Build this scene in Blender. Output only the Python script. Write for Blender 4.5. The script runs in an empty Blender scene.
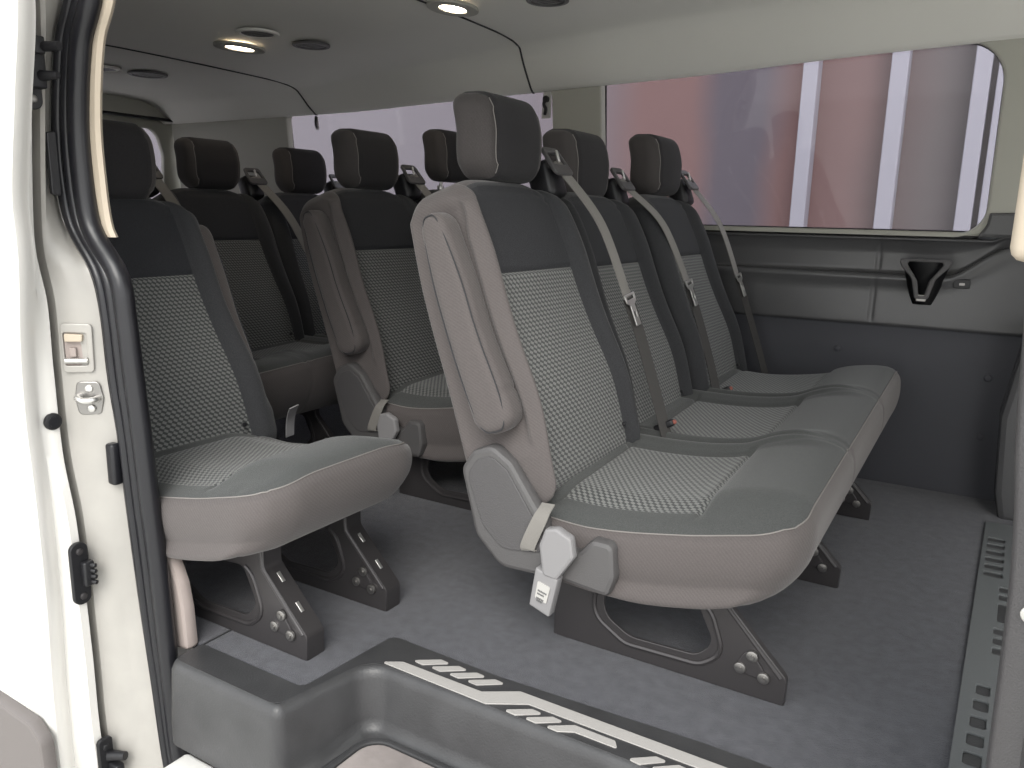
import bpy, bmesh, math, random
from mathutils import Vector, Matrix
random.seed(7)
S = bpy.context.scene
COL = S.collection
PI = math.pi
def ss(a, b, x):
    t = max(0.0, min(1.0, (x-a)/(b-a)))
    return t*t*(3-2*t)
def lerp(a, b, t): return a+(b-a)*t
def interp(tab, x):
    if x <= tab[0][0]: return tab[0][1]
    for (x0, y0), (x1, y1) in zip(tab, tab[1:]):
        if x <= x1: return y0+(y1-y0)*(x-x0)/(x1-x0)
    return tab[-1][1]
def sinterp(tab, x):
    # smooth (catmull-rom) table lookup
    n = len(tab)
    if x <= tab[0][0]: return tab[0][1]
    if x >= tab[-1][0]: return tab[-1][1]
    for i in range(n-1):
        if x <= tab[i+1][0]:
            x0, y0 = tab[i]; x1, y1 = tab[i+1]
            m0 = (y1-tab[i-1][1])/(x1-tab[i-1][0]) if i > 0 else (y1-y0)/(x1-x0)
            m1 = (tab[i+2][1]-y0)/(tab[i+2][0]-x0) if i < n-2 else (y1-y0)/(x1-x0)
            h = x1-x0; t = (x-x0)/h
            return (2*t**3-3*t*t+1)*y0+(t**3-2*t*t+t)*h*m0+(-2*t**3+3*t*t)*y1+(t**3-t*t)*h*m1

# ------------------------------------------------------------------ materials
def newmat(name):
    m = bpy.data.materials.new(name); m.use_nodes = True
    nt = m.node_tree; b = nt.nodes['Principled BSDF']
    return m, nt, b
def N(nt, t, **kw):
    n = nt.nodes.new(t)
    for k, v in kw.items(): setattr(n, k, v)
    return n
def simple(name, col, rough=.6, metal=0, bump=0, scale=200, var=0, vscale=8, spec=.5, sheen=0, coat=0):
    m, nt, b = newmat(name)
    b.inputs['Base Color'].default_value = (*col, 1)
    b.inputs['Roughness'].default_value = rough
    b.inputs['Metallic'].default_value = metal
    b.inputs['Specular IOR Level'].default_value = spec
    b.inputs['Sheen Weight'].default_value = sheen
    b.inputs['Sheen Roughness'].default_value = .5
    b.inputs['Coat Weight'].default_value = coat
    tc = N(nt, 'ShaderNodeTexCoord')
    if var:
        nz = N(nt, 'ShaderNodeTexNoise'); nz.inputs['Scale'].default_value = vscale; nz.inputs['Detail'].default_value = 6
        nt.links.new(tc.outputs['Object'], nz.inputs['Vector'])
        mx = N(nt, 'ShaderNodeMix', data_type='RGBA')
        mx.inputs[6].default_value = tuple(c*(1-var) for c in col)+(1,)
        mx.inputs[7].default_value = tuple(min(1, c*(1+var)) for c in col)+(1,)
        mr = N(nt, 'ShaderNodeMapRange'); mr.inputs[1].default_value = .3; mr.inputs[2].default_value = .7
        nt.links.new(nz.outputs['Fac'], mr.inputs[0]); nt.links.new(mr.outputs[0], mx.inputs[0])
        nt.links.new(mx.outputs[2], b.inputs['Base Color'])
    if bump:
        nb = N(nt, 'ShaderNodeTexNoise'); nb.inputs['Scale'].default_value = scale; nb.inputs['Detail'].default_value = 3
        nt.links.new(tc.outputs['Object'], nb.inputs['Vector'])
        bp = N(nt, 'ShaderNodeBump'); bp.inputs['Strength'].default_value = bump; bp.inputs['Distance'].default_value = .002
        nt.links.new(nb.outputs['Fac'], bp.inputs['Height']); nt.links.new(bp.outputs[0], b.inputs['Normal'])
    return m
def fabric(name, col, twill=0.0, sheen=.25, var=.12):
    m, nt, b = newmat(name)
    b.inputs['Roughness'].default_value = .85
    b.inputs['Specular IOR Level'].default_value = .2
    b.inputs['Sheen Weight'].default_value = sheen
    b.inputs['Sheen Roughness'].default_value = .45
    tc = N(nt, 'ShaderNodeTexCoord')
    nz = N(nt, 'ShaderNodeTexNoise'); nz.inputs['Scale'].default_value = 520; nz.inputs['Detail'].default_value = 2
    nt.links.new(tc.outputs['Object'], nz.inputs['Vector'])
    wv = N(nt, 'ShaderNodeTexWave', wave_type='BANDS', bands_direction='DIAGONAL'); wv.inputs['Scale'].default_value = 70; wv.inputs['Distortion'].default_value = .6
    nt.links.new(tc.outputs['Object'], wv.inputs['Vector'])
    add = N(nt, 'ShaderNodeMath', operation='MULTIPLY_ADD'); add.inputs[1].default_value = twill
    nt.links.new(wv.outputs['Fac'], add.inputs[0]); nt.links.new(nz.outputs['Fac'], add.inputs[2])
    mr = N(nt, 'ShaderNodeMapRange'); mr.inputs[1].default_value = .3; mr.inputs[2].default_value = .75+twill
    nt.links.new(add.outputs[0], mr.inputs[0])
    mx = N(nt, 'ShaderNodeMix', data_type='RGBA')
    mx.inputs[6].default_value = tuple(c*(1-var*2) for c in col)+(1,)
    mx.inputs[7].default_value = tuple(c*(1+var*2) for c in col)+(1,)
    nt.links.new(mr.outputs[0], mx.inputs[0]); nt.links.new(mx.outputs[2], b.inputs['Base Color'])
    bp = N(nt, 'ShaderNodeBump'); bp.inputs['Strength'].default_value = .35; bp.inputs['Distance'].default_value = .001
    nt.links.new(mr.outputs[0], bp.inputs['Height']); nt.links.new(bp.outputs[0], b.inputs['Normal'])
    return m
def patterned(name, dark, light, p=.0135):
    # staggered rows of small woven lozenges, from UV in metres
    m, nt, b = newmat(name)
    b.inputs['Roughness'].default_value = .8
    b.inputs['Specular IOR Level'].default_value = .25
    b.inputs['Sheen Weight'].default_value = .2
    uv = N(nt, 'ShaderNodeUVMap'); uv.uv_map = 'UVMap'
    sp = N(nt, 'ShaderNodeSeparateXYZ'); nt.links.new(uv.outputs[0], sp.inputs[0])
    def M(op, a, bb=None, c=None):
        n = N(nt, 'ShaderNodeMath', operation=op)
        for i, v in enumerate((a, bb, c)):
            if v is None: continue
            if isinstance(v, (int, float)): n.inputs[i].default_value = v
            else: nt.links.new(v, n.inputs[i])
        return n.outputs[0]
    u = M('DIVIDE', sp.outputs[0], p); v = M('DIVIDE', sp.outputs[1], p*.72)
    row = M('FLOOR', v)
    odd = M('MODULO', M('ABSOLUTE', row), 2)
    u2 = M('MULTIPLY_ADD', odd, .5, u)
    fu = M('SUBTRACT', M('FRACT', u2), .5); fv = M('SUBTRACT', M('FRACT', v), .5)
    # slanted lozenge
    a = M('ABSOLUTE', M('MULTIPLY_ADD', fv, .35, fu)); bb = M('ABSOLUTE', fv)
    d = M('ADD', M('MULTIPLY', a, 1.25), M('MULTIPLY', bb, 1.0))
    mask = N(nt, 'ShaderNodeMapRange', interpolation_type='SMOOTHSTEP'); nt.links.new(d, mask.inputs[0])
    mask.inputs[1].default_value = .66; mask.inputs[2].default_value = .40; mask.inputs[3].default_value = 0; mask.inputs[4].default_value = 1
    tc = N(nt, 'ShaderNodeTexCoord')
    nz = N(nt, 'ShaderNodeTexNoise'); nz.inputs['Scale'].default_value = 420
    nt.links.new(tc.outputs['Object'], nz.inputs['Vector'])
    mul = M('MULTIPLY', mask.outputs[0], M('MULTIPLY_ADD', nz.outputs['Fac'], .7, .6))
    mx = N(nt, 'ShaderNodeMix', data_type='RGBA')
    mx.inputs[6].default_value = (*dark, 1); mx.inputs[7].default_value = (*light, 1)
    nt.links.new(mul, mx.inputs[0]); nt.links.new(mx.outputs[2], b.inputs['Base Color'])
    bp = N(nt, 'ShaderNodeBump'); bp.inputs['Strength'].default_value = .6; bp.inputs['Distance'].default_value = .0015
    nt.links.new(mul, bp.inputs['Height']); nt.links.new(bp.outputs[0], b.inputs['Normal'])
    return m
def emit(name, col, s):
    m, nt, b = newmat(name)
    b.inputs['Base Color'].default_value = (*col, 1)
    b.inputs['Emission Color'].default_value = (*col, 1); b.inputs['Emission Strength'].default_value = s
    return m
def glass(name, tint, refl=.06):
    m, nt, b = newmat(name); nt.nodes.remove(b)
    out = nt.nodes['Material Output']
    t = N(nt, 'ShaderNodeBsdfTransparent'); t.inputs[0].default_value = (*tint, 1)
    g = N(nt, 'ShaderNodeBsdfGlossy'); g.inputs['Roughness'].default_value = .03
    mx = N(nt, 'ShaderNodeMixShader'); mx.inputs[0].default_value = refl
    nt.links.new(t.outputs[0], mx.inputs[1]); nt.links.new(g.outputs[0], mx.inputs[2]); nt.links.new(mx.outputs[0], out.inputs[0])
    return m
M_TOP = fabric('plain_upper_fabric', (.030, .031, .035), 0, .1)
M_BOL = fabric('bolster_fabric', (.040, .041, .044), 0, .15)
M_SIDE = fabric('side_twill_fabric', (.100, .089, .087), .25, .2, .08)
M_HSIDE_LIT = fabric('headrest_lit_side_fabric', (.064, .058, .057), .1, .15, .08)  # headrest sides paler and browner: outdoor light put into the colour
M_CTOP = fabric('cushion_fabric', (.068, .071, .070), 0, .2)
M_PAT = patterned('lozenge_fabric', (.050, .052, .053), (.185, .19, .182))
M_HEAD = fabric('headrest_fabric', (.029, .028, .030), 0, .08)
M_THREAD = simple('stitch_thread', (.22, .205, .195), .7)
M_WELT = simple('dark_welt', (.03, .03, .033), .8)
M_PLASTIC = simple('grained_grey_plastic', (.078, .075, .077), .5, bump=.5, scale=450)
M_BLKPL = simple('black_plastic', (.012, .012, .014), .42, bump=.15, scale=300)
M_STEEL = simple('black_painted_steel', (.062, .058, .060), .34, metal=.45, bump=.12, scale=35, spec=.6)
M_BOLT = simple('zinc_bolt', (.30, .29, .28), .35, metal=.9)
M_CHROME = simple('bright_steel', (.66, .65, .63), .28, metal=.85)
M_BELT = simple('grey_webbing', (.20, .19, .175), .75, bump=.5, scale=700, sheen=.2)
M_BELTD = simple('dark_webbing', (.055, .052, .050), .8, bump=.5, scale=700)
M_BUCK = simple('light_grey_plastic', (.235, .23, .235), .5)
M_LABEL = simple('label_paper', (.45, .44, .42), .6)
M_INK = simple('label_ink', (.12, .12, .12), .6)
M_RED = simple('red_button', (.32, .10, .075), .45)
M_SHIELD = simple('side_shield_plastic', (.088, .085, .086), .42, bump=.35, scale=600)
M_CARPET = simple('grey_carpet', (.062, .063, .075), .98, bump=1.0, scale=420, var=.20, vscale=38, spec=.1, sheen=.25)
M_STEP = simple('step_plastic', (.046, .046, .048), .38, bump=.3, scale=260, var=.15, vscale=14)
M_TREAD = simple('worn_tread', (.26, .23, .22), .75, bump=.3, scale=90, var=.28, vscale=9)
M_DECAL = simple('grey_step_mark', (.40, .385, .37), .6, bump=.3, scale=500)
M_SCUFF = simple('scuff_plate_plastic', (.125, .133, .136), .5, bump=.3, scale=300)
M_HEADLINER = simple('headliner', (.70, .69, .65), .9, bump=.2, scale=500, var=.03, vscale=2)
M_TRIML = simple('light_trim_plastic', (.38, .375, .33), .6, bump=.15, scale=300)
M_TRIMC = simple('cream_trim', (.50, .43, .34), .6)
M_TRIMP = simple('taupe_trim', (.33, .28, .26), .7)
M_WALLD = simple('dark_kick_panel', (.060, .061, .072), .6, bump=.35, scale=350)
M_WALLM = simple('mid_grey_panel', (.085, .085, .088), .24, bump=.15, scale=450)
M_WHITE = simple('white_paint', (.70, .685, .655), .28, var=.02, vscale=3, coat=.4)
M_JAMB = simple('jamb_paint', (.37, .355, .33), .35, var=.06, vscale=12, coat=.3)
M_CLAD = simple('grey_cladding', (.15, .135, .13), .6, bump=.2, scale=300)
M_RUBBER = simple('rubber_seal', (.012, .012, .015), .33, bump=.05, scale=120)
M_GLASS = glass('window_glass', (.66, .65, .68), .018)

# ------------------------------------------------------------------ object helpers
def link(name, me, mats=None, parent=None, smooth=True):
    o = bpy.data.objects.new(name, me); COL.objects.link(o)
    if mats:
        for m in (mats if isinstance(mats, (list, tuple)) else [mats]): me.materials.append(m)
    if parent: o.parent = parent
    if smooth:
        me.polygons.foreach_set('use_smooth', [True]*len(me.polygons))
    return o
def obj(name, bm, mats=None, parent=None, smooth=True, sharp=40):
    me = bpy.data.meshes.new(name)
    bmesh.ops.recalc_face_normals(bm, faces=bm.faces)
    bm.to_mesh(me); bm.free()
    o = link(name, me, mats, parent, smooth)
    if smooth and sharp: me.set_sharp_from_angle(angle=math.radians(sharp))
    return o
def tag(o, label=None, cat=None, group=None, kind=None):
    if label: o['label'] = label
    if cat: o['category'] = cat
    if group: o['group'] = group
    if kind: o['kind'] = kind
    return o
def empty(name, loc, label, cat, group=None):
    o = bpy.data.objects.new(name, None); COL.objects.link(o); o.location = loc; o.empty_display_size = .05
    return tag(o, label, cat, group)
def rp(pts, r, n=6):
    """rounded polygon (2D); r number or list"""
    out = []; L = len(pts)
    for i in range(L):
        p = Vector(pts[i]); a = Vector(pts[i-1]); b = Vector(pts[(i+1) % L])
        rr = r[i] if isinstance(r, (list, tuple)) else r
        u = (a-p); v = (b-p); lu, lv = u.length, v.length
        if rr <= 1e-6 or lu < 1e-6 or lv < 1e-6: out.append(tuple(p)); continue
        u /= lu; v /= lv
        ang = math.acos(max(-1, min(1, u.dot(v))))
        if ang > PI-.02: out.append(tuple(p)); continue
        t = min(rr/math.tan(ang/2), lu*.48, lv*.48); rr = t*math.tan(ang/2)
        p0 = p+u*t; p1 = p+v*t
        c = p+(u+v).normalized()*(rr/math.sin(ang/2))
        a0 = math.atan2(p0.y-c.y, p0.x-c.x); a1 = math.atan2(p1.y-c.y, p1.x-c.x)
        d = (a1-a0+PI) % (2*PI)-PI
        for k in range(n+1):
            aa = a0+d*k/n; out.append((c.x+rr*math.cos(aa), c.y+rr*math.sin(aa)))
    return out
def panel(name, outer, holes, th, frame, mats, parent=None, bevel=.002, smooth=True):
    """flat plate with holes. frame = (origin, U, V) ; extruded both ways along U x V by th/2"""
    cu = bpy.data.curves.new('tmp', 'CURVE'); cu.dimensions = '2D'; cu.fill_mode = 'BOTH'
    for loop in [outer]+list(holes):
        sp = cu.splines.new('POLY'); sp.points.add(len(loop)-1); sp.use_cyclic_u = True
        for p, q in zip(sp.points, loop): p.co = (q[0], q[1], 0, 1)
    cu.extrude = max(0, th/2-bevel); cu.bevel_depth = bevel; cu.bevel_resolution = 1; cu.offset = -bevel
    t = bpy.data.objects.new('tmp', cu); COL.objects.link(t)
    me = bpy.data.meshes.new_from_object(t)
    bpy.data.objects.remove(t); bpy.data.curves.remove(cu)
    o0, U, V = Vector(frame[0]), Vector(frame[1]).normalized(), Vector(frame[2]).normalized()
    W = U.cross(V)
    me.transform(Matrix(((U.x, V.x, W.x, o0.x), (U.y, V.y, W.y, o0.y), (U.z, V.z, W.z, o0.z), (0, 0, 0, 1))))
    me.name = name; me.materials.clear()
    o = link(name, me, mats, parent, smooth)
    me.set_sharp_from_angle(angle=math.radians(35))
    return o
def XZ(y): return ((0, y, 0), (1, 0, 0), (0, 0, 1))      # panel in x-z plane
def XY(z): return ((0, 0, z), (1, 0, 0), (0, 1, 0))
def add_tube(bm, pts, r, n=8, cap=True):
    pts = [Vector(p) for p in pts]; rings = []
    up = None
    for i, p in enumerate(pts):
        d = (pts[min(i+1, len(pts)-1)]-pts[max(i-1, 0)]).normalized()
        if up is None: up = d.orthogonal().normalized()
        up = (up-d*up.dot(d)).normalized(); s = d.cross(up)
        rr = r[i] if isinstance(r, (list, tuple)) else r
        rings.append([bm.verts.new(p+(up*math.cos(2*PI*k/n)+s*math.sin(2*PI*k/n))*rr) for k in range(n)])
    for a, b in zip(rings, rings[1:]):
        for k in range(n): bm.faces.new((a[k], a[(k+1) % n], b[(k+1) % n], b[k]))
    if cap and len(rings) > 1:
        bm.faces.new(rings[0][::-1]); bm.faces.new(rings[-1])
def add_ribbon(bm, pts, w, side, th=.0022):
    """belt: side = width direction vector or list"""
    pts = [Vector(p) for p in pts]; R = []
    for i, p in enumerate(pts):
        d = (pts[min(i+1, len(pts)-1)]-pts[max(i-1, 0)]).normalized()
        s = Vector(side[i] if isinstance(side, list) else side); s = (s-d*s.dot(d)).normalized(); n = d.cross(s)
        ww = w[i] if isinstance(w, list) else w
        R.append([bm.verts.new(p+s*a*ww/2+n*b*th/2) for a, b in ((-1, -1), (1, -1), (1, 1), (-1, 1))])
    for a, b in zip(R, R[1:]):
        for k in range(4): bm.faces.new((a[k], a[(k+1) % 4], b[(k+1) % 4], b[k]))
    bm.faces.new(R[0][::-1]); bm.faces.new(R[-1])
def add_box(bm, c, s, bev=0, rot=None):
    r = bmesh.ops.create_cube(bm, size=1)
    vs = r['verts']
    mt = Matrix.Translation(Vector(c)) @ (rot.to_4x4() if rot else Matrix()) @ Matrix.Diagonal((s[0], s[1], s[2], 1))
    bmesh.ops.transform(bm, matrix=mt, verts=vs)
    if bev:
        es = list({e for v in vs for e in v.link_edges})
        bmesh.ops.bevel(bm, geom=es, offset=bev, segments=3, affect='EDGES', profile=.5)
def add_cyl(bm, c, axis, r, h, n=20, r2=None, bev=0):
    axis = Vector(axis).normalized(); q = Vector((0, 0, 1)).rotation_difference(axis)
    prof = [(r, -h/2), (r if r2 is None else r2, h/2)]
    if bev: prof = [(r, -h/2), (r, h/2-bev), (r-bev*.3, h/2-bev*.3), (r-bev, h/2)]
    rings = []
    for rr, z in prof:
        rings.append([bm.verts.new(Vector(c)+q @ Vector((rr*math.cos(2*PI*k/n), rr*math.sin(2*PI*k/n), z))) for k in range(n)])
    for a, b in zip(rings, rings[1:]):
        for k in range(n): bm.faces.new((a[k], a[(k+1) % n], b[(k+1) % n], b[k]))
    bm.faces.new(rings[0][::-1]); bm.faces.new(rings[-1])
def smoothpts(pts, n=6):
    P = [Vector(p) for p in pts]; out = []
    for i in range(len(P)-1):
        p0 = P[max(i-1, 0)]; p1 = P[i]; p2 = P[i+1]; p3 = P[min(i+2, len(P)-1)]
        for k in range(n):
            t = k/n
            out.append(.5*((2*p1)+(p2-p0)*t+(2*p0-5*p1+4*p2-p3)*t*t+(3*p1-p0-3*p2+p3)*t**3))
    out.append(P[-1]); return out

def rbmap(q, h, R, r):
    """rounded box map: outline in (a,b) rounded R, edge to c rounded r"""
    a, b, c = q; ha, hb, hc = h
    ca = max(-(ha-R), min(ha-R, a)); cb = max(-(hb-R), min(hb-R, b))
    va, vb = a-ca, b-cb; m = max(abs(va), abs(vb)); l = math.hypot(va, vb)
    if l < 1e-9: return Vector((a, b, c))
    da, db = va/l, vb/l
    dd = R-m
    A = max(0, r-dd); B = max(0, abs(c)-(hc-r))
    k = max(A, B)/max(1e-9, math.hypot(A, B)) if (A > 0 or B > 0) else 1
    mm = m
    if A > 0: mm = m-A+A*k
    cc = c
    if B > 0: cc = math.copysign(abs(c)-B+B*k, c)
    return Vector((ca+da*mm, cb+db*mm, cc))
def rbox(h, R, r, step, deform, matfn, perm):
    """perm maps (a,b,c)->(x,y,z) tuple fn. returns bmesh with UV"""
    bm = bmesh.new(); uvl = bm.loops.layers.uv.new('UVMap')
    def ticks(H, lim):
        # finer samples in the rounded rims
        core = H-lim; n = max(2, int(round(2*core/step))); k = 5
        t = [-H+lim*i/k for i in range(k)]+[-core+2*core*i/n for i in range(n+1)]+[core+lim*(i+1)/k for i in range(k)]
        return t
    ta, tb, tc = ticks(h[0], R), ticks(h[1], R), ticks(h[2], r)
    cache = {}
    def V(q):
        key = (round(q[0], 5), round(q[1], 5), round(q[2], 5))
        if key not in cache:
            p = rbmap(q, h, R, r)
            cache[key] = bm.verts.new(deform(Vector(perm(p)), Vector(perm(q))))
        return cache[key]
    def grid(t1, t2, f, ax):
        for i in range(len(t1)-1):
            for j in range(len(t2)-1):
                qs = [f(t1[i], t2[j]), f(t1[i+1], t2[j]), f(t1[i+1], t2[j+1]), f(t1[i], t2[j+1])]
                vs = [V(q) for q in qs]
                if len(set(vs)) < 3: continue
                try: fc = bm.faces.new(vs)
                except ValueError: continue
                qq = [perm(q) for q in qs]
                cen = [sum(q[k] for q in qq)/4 for k in range(3)]
                fc.material_index = matfn(cen, ax)
                for lp, q in zip(fc.loops, qs): lp[uvl].uv = (q[0], q[1])
    for s in (-1, 1):
        grid(ta, tb, lambda a, b: (a, b, s*h[2]), ('c', s))
        grid(ta, tc, lambda a, c: (a, s*h[1], c), ('b', s))
        grid(tb, tc, lambda b, c: (s*h[0], b, c), ('a', s))
    return bm
def groove(d, depth, w=.0045): return depth*math.exp(-(d/w)**2)

# ------------------------------------------------------------------ seat parts
LEAN = math.radians(20)
BH = .350   # half height of backrest along its own axis
BW = .243  # half width
BT = .092
W0 = .17   # grid column that becomes the insert seam
def back_frame(yc, dx=0, dz=0):
    """matrix from backrest local (x fwd, y across, z up-along) to seat space"""
    return Matrix.Translation((-.9212+dx, yc, .626+dz)) @ Matrix.Rotation(-LEAN, 4, 'Y')
def hw(z):  # half width of the insert at local z
    return sinterp([(-.37, .200), (-.2, .186), (0, .168), (.14, .158), (.25, .165), (.33, .172), (.37, .16)], z)
ZS = .134   # seam between upper panel and lozenge cloth
def make_back(arm=0):
    def deform(p, q):
        x, y, z = p
        f = ss(-.02, .05, q.x)            # front weight
        w = hw(q.z)
        sg = 1 if q.y > 0 else -1
        if arm < 0 and sg == arm: w += .030*ss(.34, .25, q.z)
        ay = abs(y)
        ay = ay*w/W0 if ay <= W0 else w+(ay-W0)*(BW-w)/(BW-W0)
        y = lerp(y, sg*ay, f)
        wq = abs(q.y)-W0
        bol = ss(W0-.012, W0+.03, abs(q.y))*(1-.45*ss(.26, .37, q.z))
        x += f*(.030*bol-.006)
        # gentle belly at the lumbar, waisting towards the headrest
        x += f*(.016*math.exp(-((q.z+.15)/.12)**2)-.018*ss(.15, .37, q.z))
        x += (1-f)*(.012*ss(.0, .37, q.z)-.012*ss(0, -.37, q.z))
        y *= 1-.07*ss(.12, .37, q.z)-.02*ss(-.2, -.37, q.z)
        z += .010*math.cos(y/.25*PI/2)*ss(.2, .35, q.z)-.022*ss(.10, .243, abs(q.y))*ss(.22, .35, q.z)
        if q.x > .05:
            g = groove(wq, .008)
            if wq < 0: g += groove(q.z-ZS, .008, .004)
            top = .318-.25*max(0, abs(q.y)-.12)
            if wq < .003: g += groove(q.z-top, .006, .004)
            x -= g
        if arm > 0 and q.y > 0: y += .030*ss(.17, .243, q.y)*ss(.10, -.2, q.z)
        if arm and q.y*arm > .15:
            # recess of the folded armrest in the side
            rr = ss(.35, .28, q.z)*ss(-.25, -.18, q.z)*ss(-.085, -.05, q.x)*ss(.085, .06, q.x)
            y -= arm*.018*rr
            x -= .016*ss(.30, .2, q.z)*ss(-.26, -.2, q.z)*ss(.205, .24, q.y*arm)*f
        return Vector((x, y, z))
    def matfn(c, ax):
        if ax == ('c', 1):
            if abs(c[1]) < W0:
                if c[2] > .325: return 2
                return 1 if c[2] > ZS else 3
            if arm < 0 and c[1]*arm > 0: return 0
            return 2
        if ax[0] == 'c': return 0
        if arm >= 0: return 2
        if arm < 0 and c[1]*arm > 0: return 0
        return 0 if c[0] < .06 else 2
    bm = rbox((BW, BH, BT), .055, .05, .0058, deform, matfn, lambda p: (p[2], p[0], p[1]))
    return bm
def make_headrest():
    def deform(p, q):
        x, y, z = p
        x += .012*math.cos(y/.14*PI/2)*ss(0, .05, q.x)
        y *= 1-.10*ss(-.02, -.1, q.z)+.0
        x -= .018*ss(0, .1, q.z)
        if abs(abs(q.y)-.098) < .015 : 
            g = groove(abs(q.y)-.098, .0035, .004)
            if q.x > .045: x -= g
            if q.z > .09: z -= g
            if q.x < -.045: x += g
        return Vector((x, y, z))
    def matfn(c, ax):
        return 0 if (ax[0] == 'a' or abs(c[1]) > .098) else 1
    return rbox((.128, .096, .050), .048, .036, .007, deform, matfn, lambda p: (p[2], p[0], p[1]))
def make_arm():
    def deform(p, q):
        x, y, z = p
        x *= 1+.18*ss(.0, -.2, q.z)-.25*ss(.05, .24, q.z)
        x += .012*ss(.0, -.22, q.z)
        if abs(q.z+.15) < .02 and q.x > -.02:
            g = groove(q.z+.15, .004, .004)
            x -= g if q.x > .03 else 0
        return Vector((x, y, z))
    return rbox((.042, .232, .034), .040, .022, .008, deform, lambda c, ax: 0, lambda p: (p[0], p[2], p[1]))
CXC, CHX = -.52, .292
def cush_top(x, y, ys, y0, y1):
    """height of the top of a cushion at x, y"""
    z = sinterp([(-.82, .345), (-.60, .345), (-.46, .362), (-.38, .394), (-.30, .408), (-.24, .404), (-.22, .40)], x)
    m = min(abs(y-c) for c in ys)
    z += .016*ss(.170, .235, m)*ss(-.24, -.36, x)
    inner = [(a+b)/2 for a, b in zip(ys, ys[1:])]
    z -= sum(.020*math.exp(-((y-b)/.014)**2) for b in inner)*ss(-.20, -.5, x)
    e = min(y-y0, y1-y)
    edge = sinterp([(-.82, .322), (-.74, .316), (-.62, .312), (-.44, .340), (-.337, .364), (-.25, .386), (-.22, .388)], x)
    z = lerp(edge, z, ss(.0, .14, e))
    return z+(.044*(y-1.5) if len(ys) > 1 else 0)
IX0, IX1, IW = -.72, -.425, .175
def make_cushion(ys, czl=0):
    mg = .250 if len(ys) > 1 else .232
    y0, y1 = ys[0]-mg, ys[-1]+mg
    yc, hy = (y0+y1)/2, (y1-y0)/2
    def deform(p, q):
        x, y, z = p.x+CXC, p.y+yc, p.z
        X, Y = q.x+CXC, q.y+yc
        t = ss(-.09, .07, q.z)
        zt = cush_top(X, Y, ys, y0, y1)+czl
        zb = .165+(.028 if len(ys) == 1 else 0)+.045*ss(-.55, -.25, X)+.012*ss(-.6, -.8, X)
        zz = max(0.0, min(1.0, (z+.10)/.20))
        z = lerp(zb, zt, zz)
        # front face bulge & undercut
        fr = ss(.12, .28, q.x)
        x += fr*(.022*math.sin(PI*max(0, min(1, zz)))-.062*(1-zz)**1.8)
        # side tuck
        sd = ss(hy-.05, hy, abs(q.y))
        y += math.copysign(.012*math.sin(PI*max(0, min(1, zz)))-.02*(1-zz)**2, q.y)*sd
        if q.z > .08:
            m = min(ys, key=lambda c: abs(c-Y)); d = abs(Y-m)
            g = 0
            if X < IX1+.004: g += groove(d-IW, .007)
            if d < IW+.02: g += groove(X-IX1, .010, .006)+groove(X-IX0, .006)
            # seat halves break over the front roll
            g += groove(d-.20-.03*ss(-.4, -.25, X), .003, .006)*ss(IX1-.01, IX1+.02, X)
            z -= g
            if d < IW and IX0 < X < IX1: z -= .004
        if q.x > .27:
            for b in [(a+b)/2+.0 for a, b in zip(ys, ys[1:])]: x -= groove(Y-b, .004, .004)
        return Vector((x, y, z))
    def matfn(c, ax):
        X, Y = c[0]+CXC, c[1]+yc
        if ax == ('c', 1):
            d = min(abs(Y-k) for k in ys)
            return 2 if (d < IW and IX0 < X < IX1) else 1
        return 0
    h = (CHX, hy, .10)
    bm = rbox(h, .085, .034, .0068 if len(ys) < 3 else .0075, deform, matfn, lambda p: p)
    # seam line along the near side, front and far side at the rim
    pts = []
    def edge(a, b):
        q = (a, b, .10); p = rbmap(q, h, .085, .034); v = deform(Vector(p), Vector(q))
        n = Vector((a/CHX if abs(a) > CHX-.01 else 0, (b/hy if abs(b) > hy-.01 else 0), .5)).normalized()
        return v+n*.0012
    K = 60
    for i in range(K+1): pts.append(edge(-CHX+.05+(2*CHX-.05)*i/K, -hy))
    K = 40*len(ys)
    for i in range(1, K+1): pts.append(edge(CHX, -hy+2*hy*i/K))
    return bm, pts
def arc_lens(cx, cz, r, a0, a1, n): return [(cx+r*math.cos(math.radians(a0+(a1-a0)*i/n)), cz+r*math.sin(math.radians(a0+(a1-a0)*i/n))) for i in range(n+1)]
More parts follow.
